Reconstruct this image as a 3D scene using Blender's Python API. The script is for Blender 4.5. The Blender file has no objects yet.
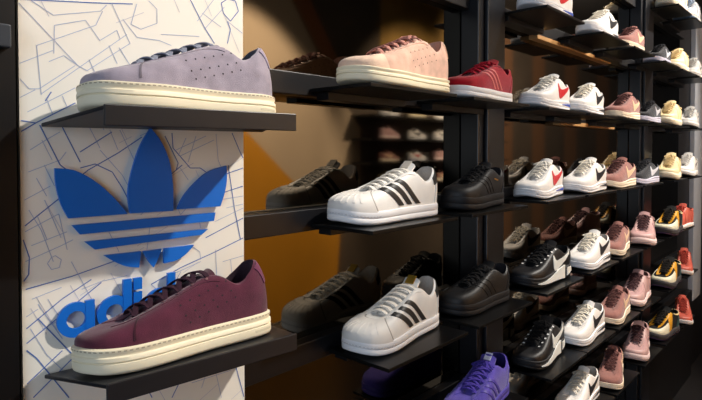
import bpy, bmesh, math, random
import numpy as np
from mathutils import Vector
random.seed(4)
PI = math.pi
sc = bpy.context.scene
C = sc.collection

# ------------------------------------------------------------------ frame of the place
F = 550.0; HZ = 150.0; CX = 351.0
CAM = (0.0, -0.79, 1.45)
YAW = math.radians(42.5)          # wall runs along +x at y = 0; the viewer looks obliquely along it
PITCH = math.radians(1.3)
PA = math.radians(-6.1)           # the sign panel is turned a little out of the wall
PD = Vector((math.cos(PA), math.sin(PA), 0)); PN = Vector((-math.sin(PA), math.cos(PA), 0))
def pan(px, py, q=0.79):
    """pixel -> (t, z) on the plane of the sign panel (q = distance from the eye)"""
    d = math.atan((px-CX)/F); a = (YAW-PA)+0.0-d
    t = q/math.tan(a); rng = q/math.sin(a); Z = rng*math.cos(d)
    return t, 1.45-(py-HZ)*Z/F
def PW(t, z, q=0.79):
    v = Vector(CAM)+PD*t+PN*q
    return Vector((v.x, v.y, z))

# ------------------------------------------------------------------ materials
def lin(c):
    c = c/255.0
    return c/12.92 if c <= .04045 else ((c+.055)/1.055)**2.4
def rgb(r, g, b): return (lin(r), lin(g), lin(b), 1)
MATS = {}
def mat(name, col, rough=.6, metal=0, noise=0, nscale=60, bump=0, bscale=400, spec=.5, sheen=0, coat=0):
    if name in MATS: return MATS[name]
    m = bpy.data.materials.new(name); m.use_nodes = True
    nt = m.node_tree; b = nt.nodes['Principled BSDF']
    b.inputs['Roughness'].default_value = rough; b.inputs['Metallic'].default_value = metal
    b.inputs['Specular IOR Level'].default_value = spec
    b.inputs['Sheen Weight'].default_value = sheen; b.inputs['Coat Weight'].default_value = coat
    c = rgb(*col); b.inputs['Base Color'].default_value = c
    tc = nt.nodes.new('ShaderNodeTexCoord')
    if noise:
        n = nt.nodes.new('ShaderNodeTexNoise'); n.inputs['Scale'].default_value = nscale; n.inputs['Detail'].default_value = 4
        r = nt.nodes.new('ShaderNodeValToRGB')
        r.color_ramp.elements[0].position = .3; r.color_ramp.elements[1].position = .7
        r.color_ramp.elements[0].color = tuple(x*(1-noise) for x in c[:3])+(1,)
        r.color_ramp.elements[1].color = tuple(min(1, x*(1+noise)) for x in c[:3])+(1,)
        nt.links.new(tc.outputs['Object'], n.inputs['Vector']); nt.links.new(n.outputs['Fac'], r.inputs['Fac'])
        nt.links.new(r.outputs['Color'], b.inputs['Base Color'])
    if bump:
        n2 = nt.nodes.new('ShaderNodeTexNoise'); n2.inputs['Scale'].default_value = bscale; n2.inputs['Detail'].default_value = 3
        bp = nt.nodes.new('ShaderNodeBump'); bp.inputs['Strength'].default_value = bump; bp.inputs['Distance'].default_value = .002
        nt.links.new(tc.outputs['Object'], n2.inputs['Vector']); nt.links.new(n2.outputs['Fac'], bp.inputs['Height'])
        nt.links.new(bp.outputs['Normal'], b.inputs['Normal'])
    MATS[name] = m
    return m
def suede(name, col, n=.16): return mat(name, col, .95, noise=n, nscale=45, bump=.35, bscale=900, spec=.15, sheen=.25)
def leather(name, col, r=.45): return mat(name, col, r, noise=.04, nscale=40, bump=.12, bscale=500, spec=.4)
def rubber(name, col, r=.6): return mat(name, col, r, noise=.03, nscale=30, spec=.35)
def cloth(name, col): return mat(name, col, .9, noise=.12, nscale=400, bump=.3, bscale=1500, spec=.2)

# ------------------------------------------------------------------ object helpers
def mk(name, verts, faces, mats, parent=None, idx=None, smooth=True, recalc=True):
    me = bpy.data.meshes.new(name)
    me.from_pydata([tuple(map(float, v)) for v in verts], [], [tuple(map(int, f)) for f in faces])
    if not isinstance(mats, (list, tuple)): mats = [mats]
    for m in mats: me.materials.append(m)
    if idx is not None: me.polygons.foreach_set('material_index', list(map(int, idx)))
    if recalc:
        bm = bmesh.new(); bm.from_mesh(me); bmesh.ops.recalc_face_normals(bm, faces=bm.faces); bm.to_mesh(me); bm.free()
    if smooth:
        me.polygons.foreach_set('use_smooth', [True]*len(me.polygons))
        if hasattr(me, 'set_sharp_from_angle'): me.set_sharp_from_angle(angle=math.radians(50))
    me.update()
    o = bpy.data.objects.new(name, me); C.objects.link(o)
    if parent is not None: o.parent = parent
    return o
def empty(name, loc=(0, 0, 0), rot=(0, 0, 0)):
    o = bpy.data.objects.new(name, None); C.objects.link(o)
    o.location = loc; o.rotation_euler = rot; o.empty_display_size = .05
    return o
def tag(o, label, cat, group=None):
    o['label'] = label; o['category'] = cat
    if group: o['group'] = group
    return o
def struct(o):
    o['kind'] = 'structure'; return o
class MB:
    def __init__(s): s.v = []; s.f = []; s.i = []
    def add(s, vs, fs, mi=0):
        n = len(s.v); s.v += [tuple(v) for v in vs]; s.f += [tuple(n+k for k in f) for f in fs]; s.i += [mi]*len(fs)
    def box(s, x0, x1, y0, y1, z0, z1, mi=0):
        s.hexa([(x0, y0, z0), (x1, y0, z0), (x1, y1, z0), (x0, y1, z0), (x0, y0, z1), (x1, y0, z1), (x1, y1, z1), (x0, y1, z1)], mi)
    def hexa(s, p, mi=0):
        s.add(p, [(3, 2, 1, 0), (4, 5, 6, 7), (0, 1, 5, 4), (1, 2, 6, 5), (2, 3, 7, 6), (3, 0, 4, 7)], mi)
    def build(s, name, mats, parent=None, smooth=False, bevel=0):
        o = mk(name, s.v, s.f, mats, parent, s.i, smooth)
        if bevel:
            b = o.modifiers.new('bevel', 'BEVEL'); b.width = bevel; b.segments = 2; b.limit_method = 'ANGLE'
        return o
def interp(x, xs, ys):
    """monotone-ish cubic interpolation through keys"""
    xs = np.asarray(xs, float); ys = np.asarray(ys, float); x = np.clip(np.asarray(x, float), xs[0], xs[-1])
    h = np.diff(xs); d = np.diff(ys)/h
    m = np.zeros_like(ys); m[0] = d[0]; m[-1] = d[-1]
    for i in range(1, len(xs)-1):
        m[i] = (d[i-1]*h[i]+d[i]*h[i-1])/(h[i-1]+h[i])
    k = np.clip(np.searchsorted(xs, x, side='right')-1, 0, len(xs)-2)
    t = (x-xs[k])/h[k]
    return ((2*t**3-3*t**2+1)*ys[k]+(t**3-2*t**2+t)*h[k]*m[k]+(-2*t**3+3*t**2)*ys[k+1]+(t**3-t**2)*h[k]*m[k+1])
def grid_faces(n, m, wrap=False):
    f = []
    for i in range(n if wrap else n-1):
        j = (i+1) % n
        for k in range(m-1): f.append((i*m+k, j*m+k, j*m+k+1, i*m+k+1))
    return f

# ------------------------------------------------------------------ the shoe builder
OUT = [(0, .12), (.006, -.15), (.022, -.42), (.065, -.74), (.14, -.93), (.24, -1.02), (.34, -1.0), (.46, -.9), (.60, -.79), (.74, -.75), (.86, -.72), (.94, -.58), (.985, -.30),
       (1.0, 0), (.985, .28), (.94, .55), (.86, .69), (.74, .69), (.60, .64), (.46, .70), (.34, .88), (.24, .98), (.14, .95), (.065, .80), (.022, .58), (.006, .36)]
def catmull_closed(pts, per=14):
    P = np.array(pts, float); n = len(P); out = []
    for i in range(n):
        a, b, c, d = P[i-1], P[i], P[(i+1) % n], P[(i+2) % n]
        for k in range(per):
            t = k/per
            out.append(.5*((2*b)+(-a+c)*t+(2*a-5*b+4*c-d)*t*t+(-a+3*b-3*c+d)*t**3))
    return np.array(out)
class Shoe:
    """one left shoe, toe towards -x, outer side towards -y; local origin at the middle of the sole's underside"""
    def __init__(s, L=.285, W=.051, ts=(.026, .028), top=None, spring=.006, toe=1.0, vtoe=.66):
        s.L, s.W, s.spring, s.toe, s.vtoe = L, W, spring, toe, vtoe
        s.ts = ts
        o = catmull_closed(OUT)*np.array([L, W])
        seg = np.linalg.norm(np.roll(o, -1, 0)-o, axis=1); cum = np.concatenate([[0], np.cumsum(seg)])
        ih = int(np.argmax(o[:, 0]))
        tot = cum[-1]
        par = cum[:-1].copy()                       # fraction s: 0 toe, .5 heel, 1 toe
        par = np.where(par <= cum[ih], .5*par/cum[ih], .5+.5*(par-cum[ih])/(tot-cum[ih]))
        s.par = np.concatenate([par, [1.0]]); s.ox = np.concatenate([o[:, 0], o[:1, 0]]); s.oy = np.concatenate([o[:, 1], o[:1, 1]])
        s.top = np.array(top, float)
    def outline(s, p, off=0):
        p = np.mod(p, 1.0)
        x = np.interp(p, s.par, s.ox); y = np.interp(p, s.par, s.oy)
        e = .004
        x2 = np.interp(np.mod(p+e, 1), s.par, s.ox)-np.interp(np.mod(p-e, 1), s.par, s.ox)
        y2 = np.interp(np.mod(p+e, 1), s.par, s.oy)-np.interp(np.mod(p-e, 1), s.par, s.oy)
        n = np.hypot(x2, y2)+1e-9
        return x+y2/n*off, y-x2/n*off   # outwards for a loop running toe -> outer side -> heel
    def lift(s, x):
        a = np.clip((.24*s.L-x)/(.24*s.L), 0, 1.2)
        return s.spring*a*a
    def thick(s, x):
        a = np.clip(x/s.L, 0, 1)
        return np.interp(a, np.linspace(0, 1, len(s.ts)), s.ts)
    def base(s, p):
        x, y = s.outline(p, -.0035)
        return np.stack([x, y, s.thick(x)+s.lift(x)-.003], -1)
    def topline(s, p):
        p = np.mod(p, 1.0); q = np.minimum(p, 1-p); sg = np.where(p < .5, -1.0, 1.0)
        k = s.top
        return np.stack([interp(q, k[:, 0], k[:, 1]), sg*interp(q, k[:, 0], k[:, 2]), interp(q, k[:, 0], k[:, 3])], -1)
    def S(s, p, v, off=0):
        p = np.asarray(p, float); v = np.asarray(v, float); p, v = np.broadcast_arrays(p, v)
        def f(p, v):
            B = s.base(p); T = s.topline(p)
            q = np.minimum(np.mod(p, 1), 1-np.mod(p, 1))
            a = np.clip(v, -.1, 1.0)*PI/2; ext = np.maximum(v-1, 0)
            tw = np.clip(1-q/.16, 0, 1)             # toe weight
            hw = np.clip((q-.40)/.1, 0, 1)          # heel weight
            hx = 1-np.cos(a)**(1.0)
            hx = hx**(1+.35*tw)
            gz = np.sin(np.maximum(a, 0))**(s.vtoe*tw+.98*(1-tw)+.12*hw)+np.minimum(a, 0)*.6
            gz = gz*(1-hw*.6)+hw*.6*v
            P = B+(T-B)*np.stack([hx, hx, gz], -1)
            bul = np.sin(np.clip(v, 0, 1)*PI)*(.0025*(1-tw))
            ox, oy = s.outline(p, 1.0); bx, by = s.outline(p, 0)
            P[..., 0] += (ox-bx)*bul; P[..., 1] += (oy-by)*bul
            P[..., 2] += ext*.02
            return P
        P = f(p, v)
        if np.any(np.asarray(off) != 0):
            e = .003
            du = f(p+e, v)-f(p-e, v); dv = f(p, np.minimum(v+.01, 1))-f(p, np.minimum(v+.01, 1)-.02)
            n = np.cross(du, dv); n /= np.linalg.norm(n, axis=-1, keepdims=True)+1e-12
            P = P+n*np.asarray(off)[..., None]*s.nsign
        return P
    nsign = 1.0
    def fix_sign(s):
        P = s.S(np.array([.25]), np.array([.4])); Q = s.S(np.array([.25]), np.array([.4]), np.array([.01]))
        s.nsign = 1.0 if Q[0, 1] < P[0, 1] else -1.0
    def loc(s, P):
        P = np.array(P, float).reshape(-1, 3).copy(); P[:, 0] -= s.L/2
        return P
    # --- parts -----------------------------------------------------------
    def sole(s, root, m, prof, name='sole', N=110):
        """prof: list of (outward offset, height fraction, material index)"""
        p = np.linspace(0, 1, N, endpoint=False); rows = []
        x0, _ = s.outline(p, 0)
        for off, h, _m in prof:
            x, y = s.outline(p, off)
            rows.append(np.stack([x, y, s.lift(x0)+h*s.thick(x0)], -1))
        R = np.stack(rows, 1); M = len(prof)
        fs = grid_faces(N, M, True); idx = [prof[k+1][2] for i in range(N) for k in range(M-1)]
        fs.append(tuple(i*M for i in range(N))); idx.append(prof[0][2])
        fs.append(tuple(i*M+M-1 for i in range(N))[::-1]); idx.append(prof[-1][2])
        return mk(name, s.loc(R), fs, m, root, idx)
    def upper(s, root, m, N=120, M=16, name='upper'):
        p = np.linspace(0, 1, N, endpoint=False); v = np.linspace(0, 1, M)
        P = s.S(p[:, None], v[None, :])
        T = P[:, -1]; cen = np.stack([np.full(N, 0.), np.zeros(N), np.zeros(N)], -1)
        inw = T.copy(); inw[:, 1] *= .88; inw[:, 0] += np.where(np.abs(T[:, 0]-s.top[-1, 1]) < .03, -.002, 0); inw[:, 2] += .0015
        P = np.concatenate([P, inw[:, None]], 1)
        return mk(name, s.loc(P), grid_faces(N, M+1, True), m, root)
    def lining(s, root, m, N=80):
        p = np.linspace(0, 1, N, endpoint=False); T = s.topline(p)
        xh = s.top[-1, 1]; xf = s.top[0, 1]
        rows = []
        for k, (sy, dz) in enumerate([(.90, .0010), (.80, -.002), (.76, -.02), (.74, None), (.3, None)]):
            R = T.copy(); R[:, 1] *= sy; mid = .62*s.L
            R[:, 0] = mid+(R[:, 0]-mid)*(1-.018*(k+1))
            if dz is None: R[:, 2] = np.minimum(s.thick(R[:, 0])+.016, T[:, 2]-.006)
            else: R[:, 2] = np.maximum(T[:, 2]+dz, s.thick(R[:, 0])+.012)
            rows.append(R)
        R = np.stack(rows, 1); fs = grid_faces(N, 5, True)
        fs.append(tuple(i*5+4 for i in range(N)))
        return mk('lining', s.loc(R), fs, m, root)
    def throat(s, x):
        """half width and height of the lace opening at x"""
        k = s.top[s.top[:, 0] <= .345]
        return np.interp(x, k[:, 1], k[:, 2]), np.interp(x, k[:, 1], k[:, 3])
    def tongue(s, root, m, past=.05, rise=.014, hw=.022):
        k = s.top; x0 = k[0, 1]+.001; xt = k[np.argmax(k[:, 0] > .28), 1]; zt = k[np.argmax(k[:, 0] > .28), 3]
        n, w = 16, 9; P = np.zeros((n, w, 2, 3))
        for i in range(n):
            a = i/(n-1); x = x0+(xt+past*s.L*.9-x0)*a
            h, z = s.throat(min(x, xt))
            if x > xt: z = zt+(x-xt)/(past*s.L*.9)*rise
            h = min(max(h*1.02, .008), hw)*(1 if a < .93 else .86)
            for j in range(w):
                y = (j/(w-1)*2-1)
                for l in range(2):
                    P[i, j, l] = (x+l*.002, y*h, z+.0035*(1-y*y)*min(1, a*6)+.001-.0065*y*y*.35-l*.004)
        vs = P.transpose(2, 0, 1, 3).reshape(-1, 3); fs = grid_faces(n, w); nn = n*w
        fs += [tuple(nn+i for i in f[::-1]) for f in grid_faces(n, w)]
        ring = [i*w for i in range(n)]+[(n-1)*w+j for j in range(1, w)]+[i*w+w-1 for i in range(n-2, -1, -1)]+[j for j in range(w-2, 0, -1)]
        for a, b in zip(ring, ring[1:]+ring[:1]): fs.append((a, b, nn+b, nn+a))
        return mk('tongue', s.loc(vs), fs, m, root)
    def ribbon(s, mb, pts, w=.006, t=.0018, up=(0, 0, 1)):
        pts = [np.array(p, float) for p in pts]; n = len(pts); vs = []
        for i in range(n):
            d = pts[min(i+1, n-1)]-pts[max(i-1, 0)]; d /= np.linalg.norm(d)+1e-9
            u = np.array(up, float); sd = np.cross(d, u); sd /= np.linalg.norm(sd)+1e-9; u = np.cross(sd, d)
            for a, b in ((-.5, -.35), (-.35, -.5), (.35, -.5), (.5, -.35), (.5, .35), (.35, .5), (-.35, .5), (-.5, .35)): vs.append(pts[i]+sd*a*w+u*b*t)
        fs = []
        for i in range(n-1):
            for k in range(8): fs.append((i*8+k, i*8+(k+1) % 8, (i+1)*8+(k+1) % 8, (i+1)*8+k))
        fs += [tuple(range(7, -1, -1)), tuple((n-1)*8+k for k in range(8))]
        V = s.loc(vs); mb.add(V, fs)
    def laces(s, root, m, n=6, w=.0065, t=.0022, cross=True, bow=False, p0=.10, p1=.285, lift=.006):
        mb = MB(); ps = np.linspace(p0, p1, n)
        for i, p in enumerate(ps):
            A = s.S(np.array([p]), np.array([.90]), np.array([.0012]))[0]; B = s.S(np.array([1-p]), np.array([.90]), np.array([.0012]))[0]
            def bar(A, B, lf):
                out = []
                for k in range(9):
                    a = k/8; q = A*(1-a)+B*a; q = q.copy(); q[2] += lf*math.sin(PI*a)**.6
                    out.append(q)
                s.ribbon(mb, out, w, t)
            bar(A, B, lift)
            if cross and i < n-1:
                p2 = ps[i+1]
                B2 = s.S(np.array([1-p2]), np.array([.90]), np.array([.0012]))[0]; A2 = s.S(np.array([p2]), np.array([.90]), np.array([.0012]))[0]
                bar(A, B2, lift+.0016); bar(A2, B, lift+.0030)
        if bow:
            A = s.S(np.array([ps[-1]]), np.array([1.0]))[0]; z = A[2]+lift+.002; x = A[0]-.003
            for sg in (-1, 1):
                lp = []
                for k in range(13):
                    a = k/12*2*PI
                    lp.append((x-.010*(1-math.cos(a))*.9, sg*(.004+.020*(1-math.cos(a))*.5+.006*math.sin(a)), z+.004*math.sin(a*.5)-.012*(1-math.cos(a))*.5))
                s.ribbon(mb, lp, w*.8, t)
                s.ribbon(mb, [(x, sg*.003, z+.002), (x-.012, sg*.010, z), (x-.024, sg*.016, z-.012), (x-.034, sg*.020, z-.020)], w*.8, t)
        return mb.build('laces', m, root, smooth=True)
    def patch(s, root, m, name, pf, v0, v1, n=14, mm=18, off=.0014, zig=0):
        """pf(v) -> (p_a, p_b): strip over the upper between heights v0 and v1, raised by off with a closed rim"""
        P = []; top = []
        vv = np.linspace(v0, v1, mm)
        for j, v in enumerate(vv):
            a, b = pf(v)
            z = zig*(1 if j % 2 else -1)
            ps = np.linspace(a-z, b+z, n)
            top.append(s.S(ps, np.full(n, v), np.full(n, off))); P.append(s.S(ps, np.full(n, v), np.full(n, -.0012)))
        V = np.concatenate([np.array(top).reshape(-1, 3), np.array(P).reshape(-1, 3)])
        fs = grid_faces(mm, n); k = n*mm
        ring = [i for i in range(n)]+[j*n+n-1 for j in range(1, mm)]+[(mm-1)*n+i for i in range(n-2, -1, -1)]+[j*n for j in range(mm-2, 0, -1)]
        for a, b in zip(ring, ring[1:]+ring[:1]): fs.append((a, b, k+b, k+a))
        return mk(name, s.loc(V), fs, m, root)
    def find(s, x, z, side=-1):
        if not hasattr(s, '_g'):
            p = np.linspace(.01, .495, 330); v = np.linspace(0, 1, 80)
            s._p, s._v = np.meshgrid(p, v, indexing='ij'); s._g = s.S(s._p, s._v)
        d = (s._g[..., 0]-x)**2+(s._g[..., 2]-z)**2
        i = np.unravel_index(np.argmin(d), d.shape); p, v = s._p[i], s._v[i]
        for _ in range(3):
            e = 1e-3
            q = s.S(np.array([p, p+e, p]), np.array([v, v, v+e if v < .99 else v-e]))
            ev = e if v < .99 else -e
            J = np.array([[(q[1]-q[0])[0]/e, (q[2]-q[0])[0]/ev], [(q[1]-q[0])[2]/e, (q[2]-q[0])[2]/ev]])
            r = np.array([x-q[0][0], z-q[0][2]])
            try: st = np.linalg.solve(J, r)
            except Exception: break
            st = np.clip(st, -.01, .01); p = float(np.clip(p+st[0], .005, .499)); v = float(np.clip(v+st[1], 0, 1))
        return (p if side < 0 else 1-p), v
    def decal(s, root, m, name, A, B, side=-1, off=.0012, mm=5):
        """raised strip between two curves A, B given as (x/L, z) in side view"""
        n = len(A); ps = np.zeros((n, mm)); vs = np.zeros((n, mm))
        for i in range(n):
            for j in range(mm):
                a = j/(mm-1)
                ps[i, j], vs[i, j] = s.find((A[i][0]*(1-a)+B[i][0]*a)*s.L, A[i][1]*(1-a)+B[i][1]*a, side)
        t = s.S(ps, vs, np.full((n, mm), off)); b = s.S(ps, vs, np.full((n, mm), -.001))
        V = np.concatenate([t.reshape(-1, 3), b.reshape(-1, 3)]); fs = grid_faces(n, mm); k = n*mm
        ring = list(range(mm))+[i*mm+mm-1 for i in range(1, n)]+[(n-1)*mm+j for j in range(mm-2, -1, -1)]+[i*mm for i in range(n-2, 0, -1)]
        for a, c in zip(ring, ring[1:]+ring[:1]): fs.append((a, c, k+c, k+a))
        return mk(name, s.loc(V), fs, m, root)
    def dots(s, root, m, name, pts, r=.0014, sides=(-1, 1), off=.0005):
        mb = MB()
        for sd in sides:
            for (x, z) in pts:
                p, v = s.find(x*s.L, z, sd)
                c = s.S(np.array([p]), np.array([v]), np.array([off]))[0]; e = .004
                du = (s.S(np.array([p+e]), np.array([v]))-s.S(np.array([p-e]), np.array([v])))[0]; dv = (s.S(np.array([p]), np.array([min(v+.02, 1)]))-s.S(np.array([p]), np.array([v-.02])))[0]
                n = np.cross(du, dv); n /= np.linalg.norm(n); du /= np.linalg.norm(du); dv = np.cross(n, du)
                ring = [c+r*(math.cos(a)*du+math.sin(a)*dv) for a in np.linspace(0, 2*PI, 9)[:-1]]
                mb.add(s.loc(ring), [tuple(range(8))])
        o = mk(name, mb.v, mb.f, m, root, smooth=False, recalc=False)
        return o
    def eyelets(s, root, m, n=6, p0=.10, p1=.285, r=.0022):
        for sd in (0, 1):
            mb = MB()
            for p in np.linspace(p0, p1, n):
                q = p if sd == 0 else 1-p
                c = s.S(np.array([q]), np.array([.80]), np.array([.0022]))[0]; e = .004
                du = (s.S(np.array([q+e]), np.array([.8]))-s.S(np.array([q-e]), np.array([.8])))[0]; dv = (s.S(np.array([q]), np.array([.85]))-s.S(np.array([q]), np.array([.75])))[0]
                nn = np.cross(du, dv); nn /= np.linalg.norm(nn); du /= np.linalg.norm(du); dv = np.cross(nn, du)
                mb.add(s.loc([c+r*(math.cos(a)*du+math.sin(a)*dv) for a in np.linspace(0, 2*PI, 9)[:-1]]), [tuple(range(8))])
            mk('eyelet_trim', mb.v, mb.f, m, root, smooth=False, recalc=False)
    def sole_dashes(s, root, m, name, n=90, h=.86, off=.0012, ln=.45, ht=.0016, a0=0.0, a1=1.0):
        mb = MB()
        for k in range(n):
            p = a0+(a1-a0)*np.array([k/n, (k+ln)/n]); x, y = s.outline(p, off); x0, y0 = s.outline(p, off-.003); z = s.lift(x)+h*s.thick(x)
            P = [(x[0], y[0], z[0]-ht/2), (x[1], y[1], z[1]-ht/2), (x0[1], y0[1], z[1]-ht/2), (x0[0], y0[0], z[0]-ht/2)]
            mb.hexa(list(s.loc(P+[(a, b, c+ht) for a, b, c in P])))
        return mb.build(name, m, root)
    def sole_band(s, root, m, name, p0, p1, h0, h1, off=.0012, n=30):
        """strip on the side wall of the sole from p0 to p1; h0, h1 are (start, end) height fractions of lower and upper edge"""
        V = []
        for i in range(n):
            a = i/(n-1); p = np.array([p0+(p1-p0)*a])
            for o_, hh in ((off, h0), (off, h1), (off-.004, h1), (off-.004, h0)):
                x, y = s.outline(p, o_); x0, _ = s.outline(p, 0); h = hh[0]*(1-a)+hh[1]*a
                V.append((x[0], y[0], s.lift(x0)[0]+h*s.thick(x0)[0]))
        fs = [];
        for i in range(n-1):
            for k in range(4): fs.append((i*4+k, i*4+(k+1) % 4, (i+1)*4+(k+1) % 4, (i+1)*4+k))
        fs += [(3, 2, 1, 0), tuple((n-1)*4+k for k in range(4))]
        return mk(name, s.loc(V), fs, m, root)

def topkeys(L, xf, zf, xt, zt, xc, zc, zh, xh=.968, wf=.011, wt=.023, wc=.033, mid=None, low=0):
    zf, zt, zc, zh = zf-low, zt-low, zc-low, zh-low
    k = [(0, xf*L, 0, zf), (.04, (xf+.008)*L, wf*.75, zf), (.085, (xf+.045)*L, wf*1.15, zf+.15*(zt-zf)*.6)]
    k += [(.19, (xf*.48+xt*.52)*L, (wf+wt)*.52, zf+(zt-zf)*(mid or .56)), (.30, xt*L, wt, zt), (.335, (xt+.045)*L, wt+.005, zt-.004), (.39, xc*L, wc, zc), (.44, (xc*.42+xh*.58)*L, wc*.88, zc*.55+zh*.45), (.475, (xh-.016)*L, wc*.5, zh-.002), (.5, xh*L, 0, zh)]
    return k

RUB = [(-.006, 0, 0), (-.001, .10, 0), (0, .2, 0), (0, .45, 0), (-.0008, .48, 0), (0, .51, 0), (0, .9, 0), (-.0008, .97, 0), (-.004, 1.0, 0)]
dark_hole = mat('perforation_shadow_fabric', (40, 34, 40), .95)
CREAM = rubber('cream_rubber', (236, 226, 198)); WHITE_R = rubber('white_rubber', (236, 236, 238)); BLACK_R = rubber('black_rubber', (16, 16, 18), .5)

# ---- court sneaker on a thick cream cupsole (lavender, burgundy, pale pink)
def court_sneaker(col, lining, lace, tab, stitch, welt=True, nm='court', sole_m=None, bow=False, cap=None, eye=None, low=0):
    root = empty('court_sneaker'); L = .288
    s = Shoe(L, .051, tuple(k-low for k in (.033, .034, .034, .035)), topkeys(L, .215, .058, .645, .102, .775, .084, .114, xh=.932, wc=.032, low=low))
    s.fix_sign()
    up = suede(nm+'_suede', col)
    s.sole(root, sole_m or CREAM, [(-.006, 0, 0), (-.001, .06, 0), (.0005, .15, 0), (.0005, .42, 0), (-.0012, .46, 0), (.001, .50, 0), (.001, .64, 0), (-.001, .69, 0), (-.0006, .78, 0), (.0005, .82, 0), (.0005, .93, 0), (-.004, 1.0, 0)])
    if welt: s.sole_dashes(root, stitch, 'welt_stitching', 96, .875, .0009, .55)
    s.upper(root, up); s.lining(root, cloth(nm+'_lining', lining)); s.tongue(root, up, .02, .005)
    s.patch(root, up, 'eyestay', lambda v: (.055, .325), .72, 1.0, n=24, mm=8, off=.0012)
    s.patch(root, up, 'eyestay', lambda v: (.675, .945), .72, 1.0, n=24, mm=8, off=.0012)
    s.patch(root, suede(nm+'_tab', tab), 'heel_tab', lambda v: (.462-.01*v, .538+.01*v), .5, 1.0, n=12, mm=8, off=.0016)
    if cap: s.patch(root, suede(nm+'_cap', cap), 'toe_cap', lambda v: (-.135+.05*v, .135-.05*v), .02, .66, n=24, mm=10, off=.0012)
    else:
        for c in (.118, .882):
            s.patch(root, suede(nm+'_seam', tuple(int(k*.72) for k in col)), 'vamp_seam', lambda v, c=c: (c-.0022+(.02 if c < .5 else -.02)*(1-v), c+.0022+(.02 if c < .5 else -.02)*(1-v)), .12, .80, n=3, mm=14, off=.0006)
    if eye: s.eyelets(root, eye)
    s.laces(root, cloth(nm+'_lace', lace), 6, .0074, .0022, True, bow, lift=.0075)
    hs = []
    for r in range(3):
        for k in range(6):
            hs.append((.44+.052*k+.035*r*.6, -low+.067+.0042*k-.0105*r+.004*(r == 0)))
    for sd in (-1, 1): s.dots(root, dark_hole, 'perforation_dots', [h for h in hs if h[0] < .78], .0013, (sd,))
    for k in range(1):
        s.sole_band(root, rubber(nm+'_print', (205, 196, 170)), 'side_lettering', .405, .455, (.24, .24), (.34, .34), .0008, 12)
    return root

# ---- white shell-toe sneaker with three dark serrated stripes
def shell_sneaker(gold=False):
    root = empty('shell_toe_sneaker'); L = .29
    s = Shoe(L, .050, (.026, .027, .028, .029), topkeys(L, .30, .061, .665, .098, .80, .076, .106, xh=.955, wc=.032), spring=.009, vtoe=.74)
    s.fix_sign()
    wl = leather('white_leather', (236, 234, 230)); bk = leather('charcoal_leather', (42, 42, 42))
    s.sole(root, WHITE_R, RUB); s.upper(root, wl); s.lining(root, cloth('pale_grey_lining', (205, 196, 186))); s.tongue(root, wl, .06, .016)
    s.sole_dashes(root, rubber('grey_stitch', (190, 188, 190)), 'sole_stitching', 30, .62, .0007, .6, .0012, -.16, .16)
    # shell cap with ridges
    s.patch(root, rubber('shell_rubber', (232, 228, 222)), 'shell_toe_cap', lambda v: (-.145+.075*v, .145-.075*v), .0, .80, n=40, mm=16, off=.0032)
    s.patch(root, rubber('cap_seam_rubber', (168, 164, 160)), 'cap_seam', lambda v: (-.151+.075*v, .151-.075*v), .0, .83, n=40, mm=16, off=.0016)
    for k in range(9):
        c = -.10+.025*k
        s.patch(root, rubber('shell_rubber', (232, 228, 222)), 'shell_rib', lambda v, c=c: (c*(1-.52*v)-.003, c*(1-.52*v)+.003), .25, .66, n=4, mm=12, off=.0039)
    for sd in (0, 1):
        g = (lambda p: p) if sd == 0 else (lambda p: 1-p)
        for k in range(3):
            c0, c1 = .084+.043*k, .272+.041*k
            def pf(v, c0=c0, c1=c1): 
                c = c1+(c0-c1)*v; a, b = g(c-.0115), g(c+.0115)
                return (min(a, b), max(a, b))
            s.patch(root, bk, 'side_stripe', pf, .07, .75, n=6, mm=37, off=.0014, zig=.0008)
        s.patch(root, wl, 'eyestay', (lambda v: (.07, .32)) if sd == 0 else (lambda v: (.68, .93)), .76, 1.0, n=24, mm=7, off=.0016)
    s.patch(root, bk, 'heel_tab', lambda v: (.425, .575), .56, .97, n=14, mm=8, off=.0016)
    s.patch(root, wl, 'heel_counter', lambda v: (.425+.02*v, .575-.02*v), .02, .56, n=14, mm=8, off=.0012)
    s.laces(root, cloth('shell_shoe_lace', (242, 236, 226)), 7, .0098, .0028, False, False, p0=.09, lift=.006)
    xt = .695*L; z = .108
    mb = MB(); w = .011
    gl = mat('gold_foil', (186, 150, 60), .35, .7) if gold else cloth('tongue_label_cloth', (214, 204, 190))
    P = [(xt-.007, -w, z-.001), (xt+.008, -w, z+.013), (xt+.008, w, z+.013), (xt-.007, w, z-.001)]
    mb.hexa(list(s.loc([(a, b, c-.002) for a, b, c in P]+P)))
    mb.build('tongue_label', gl, root, bevel=.0006)
    return root

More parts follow.
